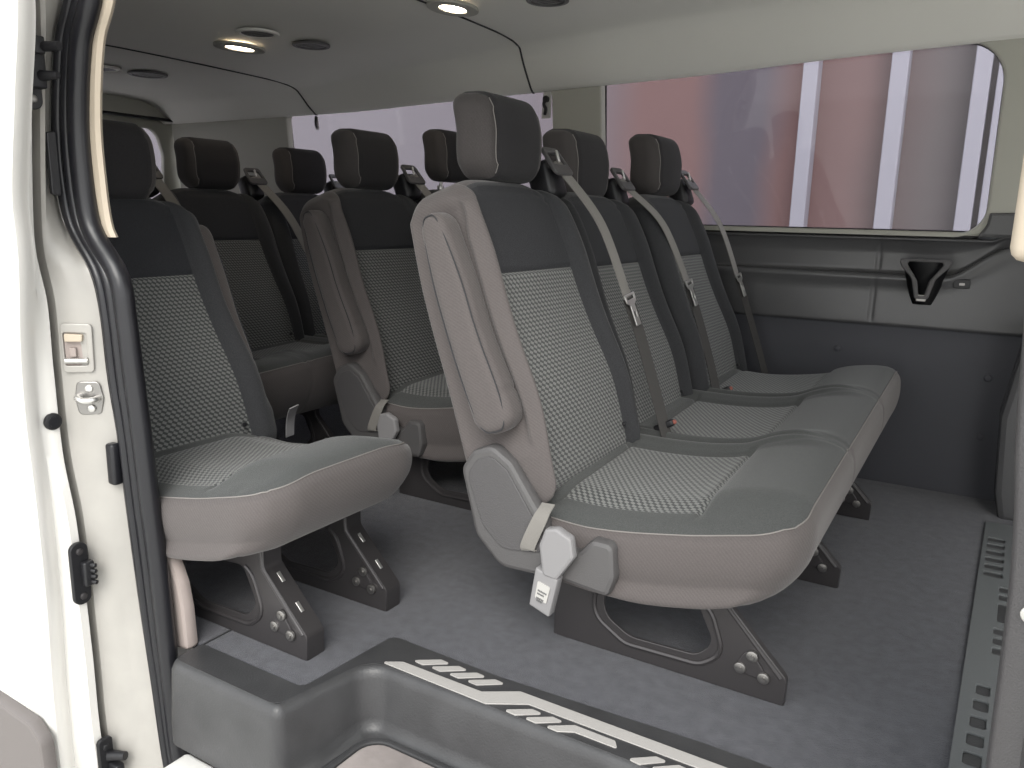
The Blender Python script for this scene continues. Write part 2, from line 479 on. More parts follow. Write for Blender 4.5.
def add_leg(parent, y, sgn=1, w=.042):
    """pressed steel side leg: plate with big window, flanges and three bolts near its foot. sgn: flange direction in y"""
    out = rp([(-.735, .0), (-.245, .0), (-.243, .055), (-.36, .175), (-.36, .215), (-.735, .205)], [.008, .006, .02, .02, .004, .01])
    hole = rp([(-.615, .150), (-.625, .085), (-.56, .048), (-.42, .052), (-.385, .085), (-.425, .165)], [.02, .05, .06, .035, .03, .02])
    leg = panel('leg', out, [hole], .006, XZ(y), [M_STEEL], parent, bevel=.002)
    bm = bmesh.new()
    # front flange
    def strip(pts):
        rows = [[bm.verts.new((x, y, z)), bm.verts.new((x, y+sgn*w, z)), bm.verts.new((x-.003, y+sgn*w, z-.003)), bm.verts.new((x-.003, y, z-.003))] for x, z in pts]
        for a, b in zip(rows, rows[1:]):
            for k in range(4): bm.faces.new((a[k], a[(k+1) % 4], b[(k+1) % 4], b[k]))
        bm.faces.new(rows[0][::-1]); bm.faces.new(rows[-1])
    strip(rp([(-.245, .001), (-.243, .055), (-.36, .175), (-.36, .215)], [0, .02, .02, 0]))
    strip([(-.735, .205), (-.735, .003)])
    strip([(-.735, .003), (-.25, .003)])
    # raised swages
    add_tube(bm, [(x, y-sgn*.002, z) for x, z in rp([(-.64, .165), (-.645, .075), (-.57, .030), (-.41, .034), (-.365, .07), (-.40, .17)], .05)][2:-2], .006, 8)
    add_tube(bm, [(-.255, y-sgn*.001, .055), (-.365, y-sgn*.001, .172), (-.368, y-sgn*.001, .21)], .005, 8)
    o = obj('flange', bm, [M_STEEL], leg)
    # boss plate
    panel('boss', rp([(-.345, .048), (-.318, .105), (-.268, .040)], .014), [], .006, XZ(y-sgn*.004), [M_STEEL], leg, bevel=.002)
    for bx, bz in ((-.330, .056), (-.309, .086), (-.285, .048), ):
        bm = bmesh.new(); add_cyl(bm, (bx, y-sgn*.008, bz), (0, -sgn, 0), .0115, .006, 18, bev=.002); add_cyl(bm, (bx, y-sgn*.012, bz), (0, -sgn, 0), .0045, .004, 12)
        obj('bolt', bm, [M_BOLT], leg)
    for k, (fx, fz) in enumerate(((-.286, .099), (-.338, .152))):   # flange slots
        d = Vector((-.117, 0, .12)).normalized()
        if w < .03: break
        bm = bmesh.new(); n = Vector((.12, 0, .117)).normalized(); c = Vector((fx, y+sgn*.021, fz))+n*.0018
        add_box(bm, c, (.024, .009, .0018), .0008, Vector((1, 0, 0)).rotation_difference(d).to_matrix())
        obj('slot', bm, [M_CHROME], leg)
    # floor hooks
    for fx in (-.695, -.30):
        bm = bmesh.new(); add_box(bm, (fx, y+sgn*.01, .004), (.030, .022, .012), .003); obj('floor_hook', bm, [M_BLKPL], leg)
    return leg
def belt(parent, yb, dy=.06, dx=0, dz=0):
    """shoulder belt coming out of a guide on top of the seat back and running down its front"""
    F = lambda y, z, off=.0: (-.72-(z-.38)*math.tan(LEAN)+.020+off+dx, y, z)
    # guide
    bm = bmesh.new()
    rot = Matrix.Rotation(-.35, 3, 'Y')
    c = Vector((-.990+dx, yb-.01, .985+dz))
    add_box(bm, c+Vector((-.008, 0, -.002)), (.066, .082, .095), .016, rot)
    g = obj('belt_guide', bm, [M_BLKPL], parent)
    out = rp([(-.048, -.042), (.048, -.042), (.040, .040), (-.040, .040)], .014)
    inn = rp([(-.034, -.012), (.034, -.012), (.030, .022), (-.030, .022)], .006)
    o = c+Vector((.018, 0, .046))
    panel('guide_bezel', out, [inn], .010, (o, (0, 1, 0), (-.62, 0, .78)), [M_PLASTIC], g, bevel=.003)
    bm = bmesh.new(); add_box(bm, o+Vector((.003, 0, .012)), (.006, .008, .030), .002, rot); obj('guide_latch', bm, [M_CHROME], g)
    # strap
    p0 = o+Vector((-.004, 0, 0)); mid = F(yb+dy, .70, .026)
    pts = smoothpts([p0, (o+Vector((.02, .012, -.03))), F(yb+dy*.45, .88, .024), mid], 8)
    side = Vector((.0, 1, .15))
    bm = bmesh.new(); add_ribbon(bm, pts, .043, side)
    s = obj('seat_belt', bm, [M_BELT], parent)
    pts = smoothpts([mid, F(yb+dy+.012, .60, .026), F(yb+dy*.9, .45, .032), F(yb+dy*.6, .34, .035)], 8)
    bm = bmesh.new(); add_ribbon(bm, pts, .043, Vector((.25, 1, 0)))
    obj('belt_tail', bm, [M_BELTD], s)
    # latch plate: slotted head and tongue
    d = (Vector(F(yb+dy+.012, .60, .026))-Vector(mid)).normalized()
    U = Vector((0, 1, 0)); U = (U-d*U.dot(d)).normalized()
    o2 = Vector(mid)+Vector((.006, 0, 0))
    out = rp([(-.034, .012), (.034, .012), (.030, -.010), (.013, -.018), (.015, -.072), (-.015, -.072), (-.014, -.018), (-.030, -.010)], .004)
    panel('latch_plate', out, [rp([(-.024, .006), (.024, .006), (.022, -.003), (-.022, -.003)], .002), rp([(-.006, -.035), (.006, -.035), (.006, -.050), (-.006, -.050)], .002)], .004, (o2, U, -d), [M_CHROME], s, bevel=.001)
def rear_buckle(parent, y):
    bm = bmesh.new(); add_box(bm, (-.675, y, .385), (.055, .024, .018), .005, Matrix.Rotation(-.5, 3, 'Y'))
    b = obj('buckle', bm, [M_BLKPL], parent)
    bm = bmesh.new(); add_box(bm, (-.650, y, .398), (.009, .013, .011), .003, Matrix.Rotation(-.5, 3, 'Y'))
    obj('release_button', bm, [M_RED], b)
PROTO = {}
def proto(key, fn, mats):
    if key not in PROTO:
        bm = fn(); me = bpy.data.meshes.new(key)
        bmesh.ops.recalc_face_normals(bm, faces=bm.faces)
        bm.to_mesh(me); bm.free()
        for m in mats: me.materials.append(m)
        me.polygons.foreach_set('use_smooth', [True]*len(me.polygons))
        PROTO[key] = me
    return PROTO[key]
def inst(name, me, parent, mat=None):
    o = bpy.data.objects.new(name, me); COL.objects.link(o); o.parent = parent
    if mat is not None: o.matrix_local = mat
    return o
def seat_unit(root, ys, arm=None, shield=None, head=None, legs=(), belts=True, buckles=True, czl=0, fw=.014, bz=0, by=-.012):
    """ys: seat centres, arm: (index, side)"""
    head = head or {}
    bm, seam = make_cushion(ys, czl)
    cu = obj('seat_cushion', bm, [M_SIDE, M_CTOP, M_PAT], root, sharp=0)
    bm = bmesh.new(); add_tube(bm, seam, .0014, 6); obj('piping', bm, [M_THREAD], cu)
    bm = bmesh.new()    # seat pan and cross tubes
    pm = .22 if len(ys) > 1 else .13
    y0, y1 = ys[0]-pm, ys[-1]+pm
    add_box(bm, (-.58, (y0+y1)/2, .196), (.34, y1-y0, .030), .01)
    add_tube(bm, [(-.68, y0, .185), (-.68, y1, .185)], .018, 12)
    add_tube(bm, [(-.43, y0, .200), (-.43, y1, .200)], .012, 12)
    obj('seat_pan', bm, [M_STEEL], root)
    for i, yc in enumerate(ys):
        a = arm[1] if arm and arm[0] == i else 0
        dx, dz = head.get(i, (0, 0))
        me = proto('backrest%d' % a, lambda: make_back(a), [M_SIDE, M_TOP, M_BOL, M_PAT])
        b = inst('backrest', me, root, back_frame(yc+by, dx*.6, bz if len(ys) == 1 else dz*.3))
        hme = proto('headrest', make_headrest, [M_HSIDE_LIT, M_HEAD])
        hm = Matrix.Translation((-1.022+dx, yc+.030+(-.02 if len(ys) == 1 else 0), 1.068+dz)) @ Matrix.Rotation(math.radians(1), 4, 'Y')
        h = inst('headrest', hme, root, hm)
        for s in (-1,):
            st_ = []
            for k in range(41):
                z_ = -.088+.176*k/40; q_ = (z_, s*.098, .050); p_ = rbmap((s*.098, z_, .050), (.128, .096, .050), .048, .036)
                y_ = p_[0]*(1-.10*ss(-.02, -.1, z_)); x_ = p_[2]+.012*math.cos(p_[0]/.14*PI/2)-.018*ss(0, .1, z_)
                st_.append((x_-.0018, y_+s*.003, p_[1]))
            bm = bmesh.new(); add_tube(bm, st_, .0011, 5); obj('stitching', bm, [M_THREAD], h)
        for s in (-1, 1):
            bm = bmesh.new(); add_tube(bm, [(-.005, s*.062, -.16), (0, s*.062, -.085)], .0065, 12); add_cyl(bm, (-.003, s*.062, -.118), (0, 0, 1), .013, .016, 14, bev=.003)
            pm = obj('post', bm, [M_CHROME], h)
        bm = bmesh.new()
        for px, pz in ((BT+.008, -.27),):
            add_cyl(bm, (px+.006, .165*(1 if not a else 1), pz), (1, 0, 0), .006, .006, 12, bev=.002)
        obj('snap_stud', bm, [M_BLKPL], b)
    if arm:
        i, s = arm
        am = back_frame(ys[i]+by, 0, bz) @ Matrix.Translation((.028, s*(BW+.004), .048))
        a = inst('armrest', proto('armrest', make_arm, [M_SIDE]), root, am)
        loop = []
        for k in range(64):
            t = 2*PI*k/64
            x = .041*math.cos(t); z = .231*math.sin(t)
            n = 4
            x = math.copysign(abs(math.cos(t))**(2/n)*.0355, math.cos(t)); z = math.copysign(abs(math.sin(t))**(2/3.2)*.226, math.sin(t))
            x *= 1+.18*ss(0, -.2, z)-.25*ss(.05, .24, z); x += .012*ss(0, -.22, z)
            loop.append((x, s*.030, z))
        bm = bmesh.new(); add_tube(bm, loop+[loop[0]], .0016, 6, cap=False); obj('piping', bm, [M_WELT], a)
    if shield:
        i, s = shield
        ye = ys[i]+s*.258
        KX = lambda pts, f=.968: [(x*f, .9-(.9-z)*f) for x, z in pts]
        out = rp(KX([(-.945, .36), (-.915, .405), (-.865, .425), (-.815, .395), (-.735, .285), (-.70, .20), (-.725, .160), (-.84, .155), (-.905, .215)]), [.03, .03, .03, .03, .05, .02, .02, .05, .05])
        sh = panel('side_shield', out, [], .036, XZ(ye), [M_SHIELD], root, bevel=.010)
        inner = rp(KX([(-.925, .35), (-.90, .388), (-.865, .402), (-.825, .378), (-.755, .28), (-.725, .215), (-.835, .200), (-.885, .245)]), [.03, .03, .03, .03, .05, .02, .04, .05])
        panel('shield_face', inner, [], .006, XZ(ye+s*.018), [M_PLASTIC], sh, bevel=.002)
        # front bracket cover
        out = rp(KX([(-.70, .165), (-.70, .245), (-.655, .235), (-.625, .270), (-.578, .270), (-.572, .20), (-.585, .155)]), [.01, .01, .012, .015, .018, .02, .015])
        panel('bracket_cover', out, [], .050, XZ(ye-s*.004), [M_SHIELD], root, bevel=.010)
        # lap belt webbing
        bm = bmesh.new(); yb = ye+s*.024
        add_ribbon(bm, smoothpts([(-.712, ye-.0*s, .335), (-.716, yb, .312), (-.742, yb+s*.004, .245), (-.738, yb-s*.008, .235)], 6), .032, Vector((1, 0, .2)))
        obj('lap_belt', bm, [M_BELT], root)
        # hanging buckle with grey cover
        yb = ye+s*.040
        out = rp(KX([(-.690, .290), (-.655, .275), (-.648, .235), (-.685, .178), (-.718, .180), (-.728, .245), (-.715, .283)]), .010)
        bc = panel('buckle_cover', out, [], .022, XZ(yb), [M_BUCK], root, bevel=.006)
        out = rp(KX([(-.735, .195), (-.682, .180), (-.700, .092), (-.748, .108)]), .004)
        bb = panel('buckle', out, [], .026, XZ(yb-s*.004), [M_BUCK], root, bevel=.004)
        lab = rp(KX([(-.727, .168), (-.698, .160), (-.706, .122), (-.733, .130)]), .003)
        lb = panel('label', lab, [], .002, XZ(yb+s*.010), [M_LABEL], bb, bevel=.0004)
        bm = bmesh.new()
        for z0, xs in ((.154, (-.703, -.686)), (.147, (-.704, -.690)), (.137, (-.706, -.690)), (.131, (-.706, -.694))):
            x = xs[0]
            while x < xs[1]:
                w = random.uniform(.0025, .005); add_box(bm, (x+w/2, yb+s*.0115, z0+.022-(x+.72)*.25), (w*.8, .0006, .0035)); x += w
        obj('label_print', bm, [M_INK], lb, smooth=False)
    for y, sg in legs: add_leg(root, y, sg, fw)
    if belts:
        for i, yc in enumerate(ys): belt(root, yc+.225, .055 if not (i == 1 and len(ys) > 2) else .12, 0 if head.get(i, (0, 0))[0] == 0 else -.035, 0 if head.get(i, (0, 0))[0] == 0 else -.02)
    if buckles:
        for i, yc in enumerate(ys[1:]): rear_buckle(root, yc-.205)

# ------------------------------------------------------------------ seats
r1 = empty('passenger_bench', (0, 0, 0), 'nearest grey cloth bench seat with three headrests, beige-grey side and armrest facing the doorway', 'bench seat', 'rows of van seats')
seat_unit(r1, [1.60, 2.09, 2.585], arm=(0, -1), shield=(0, -1), head={1: (-.045, -.030)}, legs=((1.436, 1), (2.02, 1), (2.57, 1)))
r2 = empty('passenger_bench', (-.850, .02, 0), 'dark two-seat bench in the middle row, behind the nearest bench and beside the aisle', 'bench seat', 'rows of van seats')
def shift(o, ys0): return o
seat_unit(r2, [2.09, 2.58], arm=(0, -1), shield=(0, -1), head={1: (0, .045)}, legs=((1.93, 1), (2.50, 1)))
r3 = empty('passenger_bench', (-1.69, 0, 0), 'rearmost dark bench seat in front of the back doors, partly hidden by the middle row', 'bench seat', 'rows of van seats')
seat_unit(r3, [1.65, 2.14, 2.63], legs=((1.50, 1), (2.05, 1), (2.60, 1)))
r4 = empty('single_seat', (-.860, 0, 0), 'single dark cloth seat beside the rubber door seal, armrest folded up on aisle side', 'seat', 'rows of van seats')
seat_unit(r4, [1.185], arm=(0, 1), legs=((1.06, 1), (1.308, 1)), belts=False, buckles=False, czl=.006, fw=.045, bz=-.045, head={0: (0, -.062)})
bm = bmesh.new(); add_ribbon(bm, smoothpts([(-.66, 1.44, .40), (-.69, 1.455, .36), (-.70, 1.46, .31)], 5), .028, Vector((0, 1, 0))); obj('lap_belt', bm, [M_BUCK], r4)

# ------------------------------------------------------------------ floor
fl = rp([(-4.0, .985), (-1.045, .985), (-1.022, 1.225), (-.75, 1.216), (-.34, 1.238), (.25, 1.24), (.25, 3.02), (-4.0, 3.02)], [0, .02, .03, 0, 0, 0, 0, 0])
tag(panel('floor', fl, [], .02, XY(-.010), [M_CARPET], bevel=.003), kind='structure')

# ------------------------------------------------------------------ entry step
st = empty('entry_step', (-.5, 1.1, -.2), 'dark grey moulded plastic step well in the side doorway below the carpet', 'step')
def sweep_plan(path, prof, name, mat, parent):
    bm = bmesh.new(); rows = []
    P = [Vector(p) for p in path]
    for i, p in enumerate(P):
        d = (P[min(i+1, len(P)-1)]-P[max(i-1, 0)]).normalized(); n = Vector((d.y, -d.x))   # to the well (right of path)
        t = ss(.905, .99, p.y) if p.x > -1.15 else 0
        rows.append([bm.verts.new((p.x+n.x*lerp(min(o, .010), o, t), p.y+n.y*lerp(min(o, .010), o, t), lerp(z if z > -.05 else z*1.35, z, t))) for o, z in prof])
    for a, b in zip(rows, rows[1:]):
        for k in range(len(prof)-1): bm.faces.new((a[k], b[k], b[k+1], a[k+1]))
    o = obj(name, bm, mat, parent, sharp=55); o.location = -Vector(parent.location); return o
def filletpath(pts, rs, n=8):
    L = rp(pts, rs, n); return L
path = filletpath([(-1.345, 1.06), (-1.345, .905), (-1.030, .905), (-.988, 1.118), (.10, 1.118)], [0, .03, .022, .06, 0], 10)
prof = [(-.014, -.004), (-.014, .003), (-.008, .001), (-.002, -.006), (.003, -.018), (.010, -.100), (.016, -.118), (.026, -.126), (.045, -.130), (.050, -.132)]
sweep_plan(path[:], prof, 'step_rim', [M_STEP], st)
lip = rp([(-1.335, .916), (-1.042, .916), (-.999, 1.129), (.10, 1.129), (.10, 1.245), (-.34, 1.243), (-.75, 1.222), (-1.022, 1.229), (-1.045, .985), (-1.335, .985)], [.02, .03, .05, 0, 0, 0, 0, .02, .02, 0])
o = panel('step_top', lip, [], .008, XY(-.001), [M_STEP], st, bevel=.001); o.location = -Vector(st.location)
o = panel('step_floor', [(-1.01, .66), (.10, .66), (.10, 1.10), (-.965, 1.10)], [], .01, XY(-.135), [M_STEP], st, bevel=.001); o.location = -Vector(st.location)
tr = rp([(-.955, .70), (-.945, 1.070), (-.02, 1.070), (-.02, .70)], [.01, .045, .05, .01])
o = panel('tread', tr, [], .010, XY(-.127), [M_TREAD], st, bevel=.003); o.location = -Vector(st.location)
o = panel('tread_lip', rp([(-.970, .68), (-.960, 1.085), (0, 1.085), (0, .68)], [.01, .055, .06, .01]), [rp([(-.957, .695), (-.947, 1.072), (-.015, 1.072), (-.015, .695)], [.01, .045, .05, .01])], .012, XY(-.125), [M_STEP], st, bevel=.003); o.location = -Vector(st.location)
# grey marks printed on the step edge
bars = [[(-.975, 1.134), (-.937, 1.158), (-.746, 1.158), (-.684, 1.199), (-.06, 1.199), (-.05, 1.172), (-.65, 1.172), (-.719, 1.130)]]
for k in range(4): bars.append([(-.925+k*.0437, 1.173), (-.877+k*.0437, 1.207), (-.852+k*.0437, 1.205), (-.898+k*.0437, 1.171)])
for k in range(2): bars.append([(-.682+k*.043, 1.132), (-.637+k*.043, 1.163), (-.612+k*.043, 1.161), (-.655+k*.043, 1.130)])
bars.append([(-.595, 1.131), (-.549, 1.163), (-.470, 1.162), (-.458, 1.145), (-.540, 1.145), (-.568, 1.130)])
for k in range(6): bars.append([(-.434+k*.040, 1.130), (-.394+k*.040, 1.162), (-.372+k*.040, 1.160), (-.410+k*.040, 1.128)])
for b in bars:
    o = panel('grip_mark', rp(b, .003, 3), [], .003, XY(.0035), [M_DECAL], st, bevel=.0005); o.location = -Vector(st.location)

# ------------------------------------------------------------------ scuff plate at the cab edge
sc = empty('scuff_plate', (.08, 2.0, 0), 'long grey slotted plastic scuff plate along the front edge of the carpet', 'scuff plate')
def sx(y, f): return lerp(lerp(.028, .062, (y-1.2)/1.5), lerp(.135, .160, (y-1.2)/1.5), f)
slots = []
def slot(y0, y1, f0, f1): return rp([(sx(y0, f0), y0), (sx(y0, f1), y0), (sx(y1, f1), y1), (sx(y1, f0), y1)], .006, 4)
for k in range(7): slots.append(slot(1.30+k*.062, 1.342+k*.062, .13+.02*k, .42+.01*k))
for k in range(3): slots.append(slot(1.86+k*.05, 1.895+k*.05, .45, .75))
slots.append(slot(2.03, 2.14, .50, .80))
for k in range(2): slots.append(slot(2.16+k*.05, 2.195+k*.05, .50, .78))
for k in range(6): slots.append(slot(2.30+k*.055, 2.335+k*.055, .12, .55))
pl = panel('plate', [(sx(1.2, 0), 1.2), (sx(1.2, 1), 1.2), (sx(2.75, 1), 2.75), (sx(2.75, 0), 2.75)], slots, .006, XY(.005), [M_SCUFF], sc, bevel=.0015); pl.location = -Vector(sc.location)
pl = panel('base_strip', [(sx(1.2, 0)+.002, 1.2), (sx(1.2, 1), 1.2), (sx(2.75, 1), 2.75), (sx(2.75, 0)+.002, 2.75)], [], .003, XY(.0015), [M_STEP], sc, bevel=.0005); pl.location = -Vector(sc.location)

# ------------------------------------------------------------------ far wall
def wall_column(x):
    """(y, z) down-to-up section of the side trim at x"""
    sw = .10*ss(-.17, .03, x)**1.2; fd = 1-ss(-.03, .10, x)
    zl = .728+sw; P = []
    for k in range(12): P.append((3.0, .549*k/11))
    P += [(2.999, .553), (2.990, .556), (2.986, .560), (2.986, .566)]
    for k in range(1, 7): P.append((2.986+.004*k/6, lerp(.566, zl-.045, k/6)))
    d = lambda o: 2.990+o*fd
    for o, z in ((-.004, -.030), (-.009, -.018), (-.010, -.010), (-.007, -.004), (.0, 0), (.012, .0015), (.026, .002), (.040, .003), (.048, .007), (.050, .014), (.050, .022)): P.append((d(o), zl+z))
    zt_ = max(zl+.030, .838)
    P.append((d(.050), lerp(zl+.022, zt_, .5))); 
    d2 = lambda o: lerp(3.0, 3.036, fd)+o
    for o, z in ((.0, 0), (-.014, .004), (-.020, .009), (-.016, .013), (-.006, .015), (.008, .016), (.022, .017), (.030, .022), (.032, .040)): P.append((d2(o), zt_+z))
    g = .006*math.exp(-((x+.355)/.0035)**2)
    return [(y+(g if z > .56 else 0), z) for y, z in P]
bm = bmesh.new(); xs = [-4.0+i*.02 for i in range(141)]+[-1.19+i*.0075 for i in range(200)]
cols = [[bm.verts.new((x, y, z)) for y, z in wall_column(x)] for x in xs]
for a, b in zip(cols, cols[1:]):
    for k in range(len(a)-1):
        f = bm.faces.new((a[k], b[k], b[k+1], a[k+1])); f.material_index = 0 if k < 12 else 1
wl = tag(obj('wall_left', bm, [M_WALLD, M_WALLM], None, sharp=0), kind='structure')
for x, z in ((-.452, .461), (.015, .41), (.017, .211), (-1.2, .46)):
    bm = bmesh.new(); add_cyl(bm, (x, 2.996, z), (0, -1, 0), .012, .010, 18, bev=.004); obj('trim_clip', bm, [M_WALLD], wl)
# bottle holder
bm = bmesh.new()
nn = 28; rings = []
for k in range(12):
    t = k/11; z = .785-.150*t; w = lerp(.068, .030, t**1.6); d = lerp(.062, .018, t**1.5)
    rings.append([bm.verts.new((-.205+w*math.cos(PI+PI*i/nn), 2.995+d*math.sin(PI+PI*i/nn), z)) for i in range(nn+1)])
for a, b in zip(rings, rings[1:]):
    for i in range(nn): bm.faces.new((a[i], a[i+1], b[i+1], b[i]))
bm.faces.new(rings[-1])
bmesh.ops.solidify(bm, geom=bm.faces[:], thickness=.004)
cuph = obj('bottle_holder', bm, [M_BLKPL], wl)
out = rp([(-.285, .79), (-.125, .79), (-.135, .765), (-.170, .725), (-.185, .660), (-.225, .660), (-.240, .725), (-.275, .765)], [.01, .01, .02, .03, .01, .01, .03, .02])
inn = rp([(-.262, .780), (-.148, .780), (-.162, .758), (-.188, .72), (-.196, .675), (-.214, .675), (-.222, .72), (-.248, .758)], [.01, .01, .02, .02, .006, .006, .02, .02])
panel('holder_rim', out, [inn], .012, ((0, 2.86, 0), (1, 0, 0), (0, .10, 1)), [M_PLASTIC], cuph, bevel=.004)
panel('holder_clip', rp([(-.220, .672), (-.190, .672), (-.190, .650), (-.220, .650)], .004), [], .008, XZ(2.925), [M_BOLT], cuph, bevel=.002)
sw = panel('wall_socket', rp([(-.120, .725), (-.072, .725), (-.072, .695), (-.120, .695)], .006), [], .006, XZ(2.985), [M_BLKPL], wl, bevel=.002)
panel('socket_mark', rp([(-.103, .713), (-.087, .713), (-.087, .705), (-.103, .705)], .002), [], .002, XZ(2.981), [M_BOLT], sw, bevel=.0004)

# upper side trim with the two window openings, leaning inwards
FR = ((0, 3.032, .872), (1, 0, 0), (0, -.10, 1))
def uz(z): return (z-.872)
win1 = rp([(-1.390, uz(.868)), (-.055, uz(.868)), (-.058, uz(1.455)), (-1.400, uz(1.455))], [.02, .085, .13, .03], 10)
win2 = rp([(-3.13, uz(.868)), (-1.61, uz(.868)), (-1.62, uz(1.39)), (-3.11, uz(1.36))], [.05, .02, .02, .03])
outer = [(-4.0, uz(.864)), (.32, uz(.864)), (.32, uz(1.56)), (-4.0, uz(1.50))]
tag(panel('trim_1', outer, [win1, win2], .040, FR, [M_TRIML], bevel=.008), kind='structure')
# dark lower part of the front pillar
tag(panel('trim_2', rp([(-.07, uz(.864)), (.32, uz(.862)), (.32, uz(.945)), (-.045, uz(.938)), (-.050, uz(.90))], [.001, .001, .001, .006, .03]), [], .046, ((0, 3.022, .872), (1, 0, 0), (0, -.10, 1)), [M_WALLM], bevel=.008), kind='structure')
for i, (w_, nm) in enumerate(((win1, 'window_1'), (win2, 'window_2'))):
    xs_ = [p[0] for p in w_]; big = [(min(xs_)-.02, uz(.86)), (max(xs_)+.02, uz(.86)), (max(xs_)+.02, uz(1.48)), (min(xs_)-.02, uz(1.48))]
    g = tag(panel(nm, big, [], .004, ((0, 3.064, .872), (1, 0, 0), (0, -.10, 1)), [M_GLASS], bevel=.0005), kind='structure')
    edge = panel('window_rubber', [(p[0]*1.0, p[1]) for p in rp([(min(xs_)-.012, -.02), (max(xs_)+.012, -.02), (max(xs_)+.012, .60), (min(xs_)-.012, .60)], .06)], [rp([(min(xs_)+.001, -.002), (max(xs_)-.001, -.002), (max(xs_)-.005, .58), (min(xs_)+.001, .58)], [.03, .08, .12, .03], 8)], .006, ((0, 3.060, .872), (1, 0, 0), (0, -.10, 1)), [M_BLKPL], g, bevel=.001)
# seat belt anchor plate on the pillar
an = panel('belt_anchor', rp([(-.030, -.052), (.012, -.052), (.018, .050), (-.018, .050)], .005), [], .006, ((-1.635, 2.965, 1.335), (1, 0, 0), (0, -.1, 1)), [M_LABEL], None, bevel=.002)
tag(an, 'white anchor plate with a dark hook on the pillar between the windows', 'anchor')
bm = bmesh.new(); add_tube(bm, smoothpts([(-1.636, 2.955, 1.365), (-1.640, 2.940, 1.335), (-1.628, 2.935, 1.315), (-1.636, 2.942, 1.295)], 5), .007, 8); add_cyl(bm, (-1.637, 2.952, 1.355), (0, -1, 0), .012, .02, 12, bev=.003)
obj('hook', bm, [M_BLKPL], an)
an2 = panel('belt_anchor', rp([(-.010, -.030), (.010, -.030), (.010, .030), (-.010, .030)], .005), [], .006, ((-2.90, 2.960, 1.31), (1, 0, 0), (0, -.1, 1)), [M_BOLT], None, bevel=.002)
tag(an2, 'small hook hanging at the top edge of the rear side window, above the middle row', 'anchor')
bm = bmesh.new(); add_tube(bm, smoothpts([(-2.90, 2.955, 1.34), (-2.892, 2.945, 1.305), (-2.885, 2.945, 1.285)], 5), .006, 8); obj('hook', bm, [M_BLKPL], an2)

# ------------------------------------------------------------------ ceiling
zt = lambda x: sinterp([(-4.2, 1.445), (-3.4, 1.455), (-2.8, 1.470), (-2.0, 1.532), (-1.3, 1.582), (-.8, 1.605), (0, 1.63), (1.0, 1.64)], x)
zb = lambda x: sinterp([(-4.2, 1.345), (-2.7, 1.352), (-2.2, 1.368), (-1.4, 1.393), (-1.0, 1.405), (-.5, 1.430), (0, 1.445), (1.0, 1.46)], x)
CY = 1.95
def roofprof(x):
    t, b = zt(x), zb(x)
    half = [(0, t+.012), (.35, t+.008), (.70, t+.002), (.82, t-.006), (.86, t-.014), (.885, t-.024), (.915, lerp(t, b, .42)), (.955, lerp(t, b, .72)), (.985, b+.012), (1.0, b+.001), (1.012, b-.001), (1.03, b+.010), (1.03, b+.05)]
    return [(CY-d, z) for d, z in half[::-1]]+[(CY+d, z) for d, z in half[1:]]
bm = bmesh.new(); xs = [-4.1+i*.04 for i in range(int(5.6/.04)+1)]
def seamx(x0, y): return x0
rows = []
for x in xs: rows.append([bm.verts.new((x, y, z)) for y, z in roofprof(x)])
for a, b in zip(rows, rows[1:]):
    for i in range(len(a)-1): bm.faces.new((a[i], b[i], b[i+1], a[i+1]))
tag(obj('ceiling', bm, [M_HEADLINER], None, sharp=0), kind='structure')
bm = bmesh.new()   # outer roof skin keeps daylight out
add_box(bm, (-1.30, 1.95, 1.76), (5.8, 2.35, .03), .01)
tag(obj('trim_3', bm, [M_WHITE]), kind='structure')
for n, x0 in ((4, -1.70), (5, -2.90)):
    P = [(x0+.012*math.sin((y-CY)*3), y, z-.0005) for y, z in roofprof(x0)[2:-2]]
    bm = bmesh.new(); add_tube(bm, smoothpts(P, 4), .0042, 6); tag(obj('trim_%d' % n, bm, [M_WELT]), kind='structure')
lamp_glow = emit('lamp_glow', (1.0, .86, .68), 14)
def ceil_light(x, y, label):
    z = zt(x)+.004
    root = empty('ceiling_light', (x, y, z), label, 'light', 'oval reading lights in the headliner')
    el = lambda a, b, n=36: [(a*math.cos(2*PI*k/n), b*math.sin(2*PI*k/n)) for k in range(n)]
    panel('bezel', el(.075, .105), [el(.035, .060)], .012, ((0, 0, -.004), (1, 0, 0), (0, 1, 0)), [M_TRIML], root, bevel=.004)
    panel('lens', el(.036, .061), [], .006, ((0, 0, -.003), (1, 0, 0), (0, 1, 0)), [lamp_glow], root, bevel=.002)
ceil_light(-1.64, 2.31, 'lit oval reading light in the ceiling above the nearest bench')
ceil_light(-2.53, 2.193, 'lit oval reading light in the ceiling above the middle row seats')
def vent(x, y, r, label, dark):
    z = zt(x)+.005
    root = empty('ceiling_vent', (x, y, z), label, 'vent', 'round grilles in the headliner')
    ci = lambda a, n=36: [(a*math.cos(2*PI*k/n), a*math.sin(2*PI*k/n)) for k in range(n)]
    panel('ring', ci(r), [ci(r*.78)], .010, ((0, 0, -.004), (1, 0, 0), (0, 1, 0)), [M_HEADLINER if not dark else M_SHIELD], root, bevel=.003)
    panel('grille', ci(r*.74), [rp([(-r*.5, k*r*.24-.003), (r*.5, k*r*.24-.003), (r*.5, k*r*.24+.004), (-r*.5, k*r*.24+.004)], .002, 2) for k in (-1.6, -.55, .55, 1.6)], .005, ((0, 0, -.003), (1, 0, 0), (0, 1, 0)), [M_SHIELD], root, bevel=.001)
vent(-2.34, 2.11, .075, 'round grey speaker grille in the ceiling in front of the middle row light', False)
vent(-2.32, 2.35, .070, 'dark round air vent in the ceiling nearer the far wall', True)
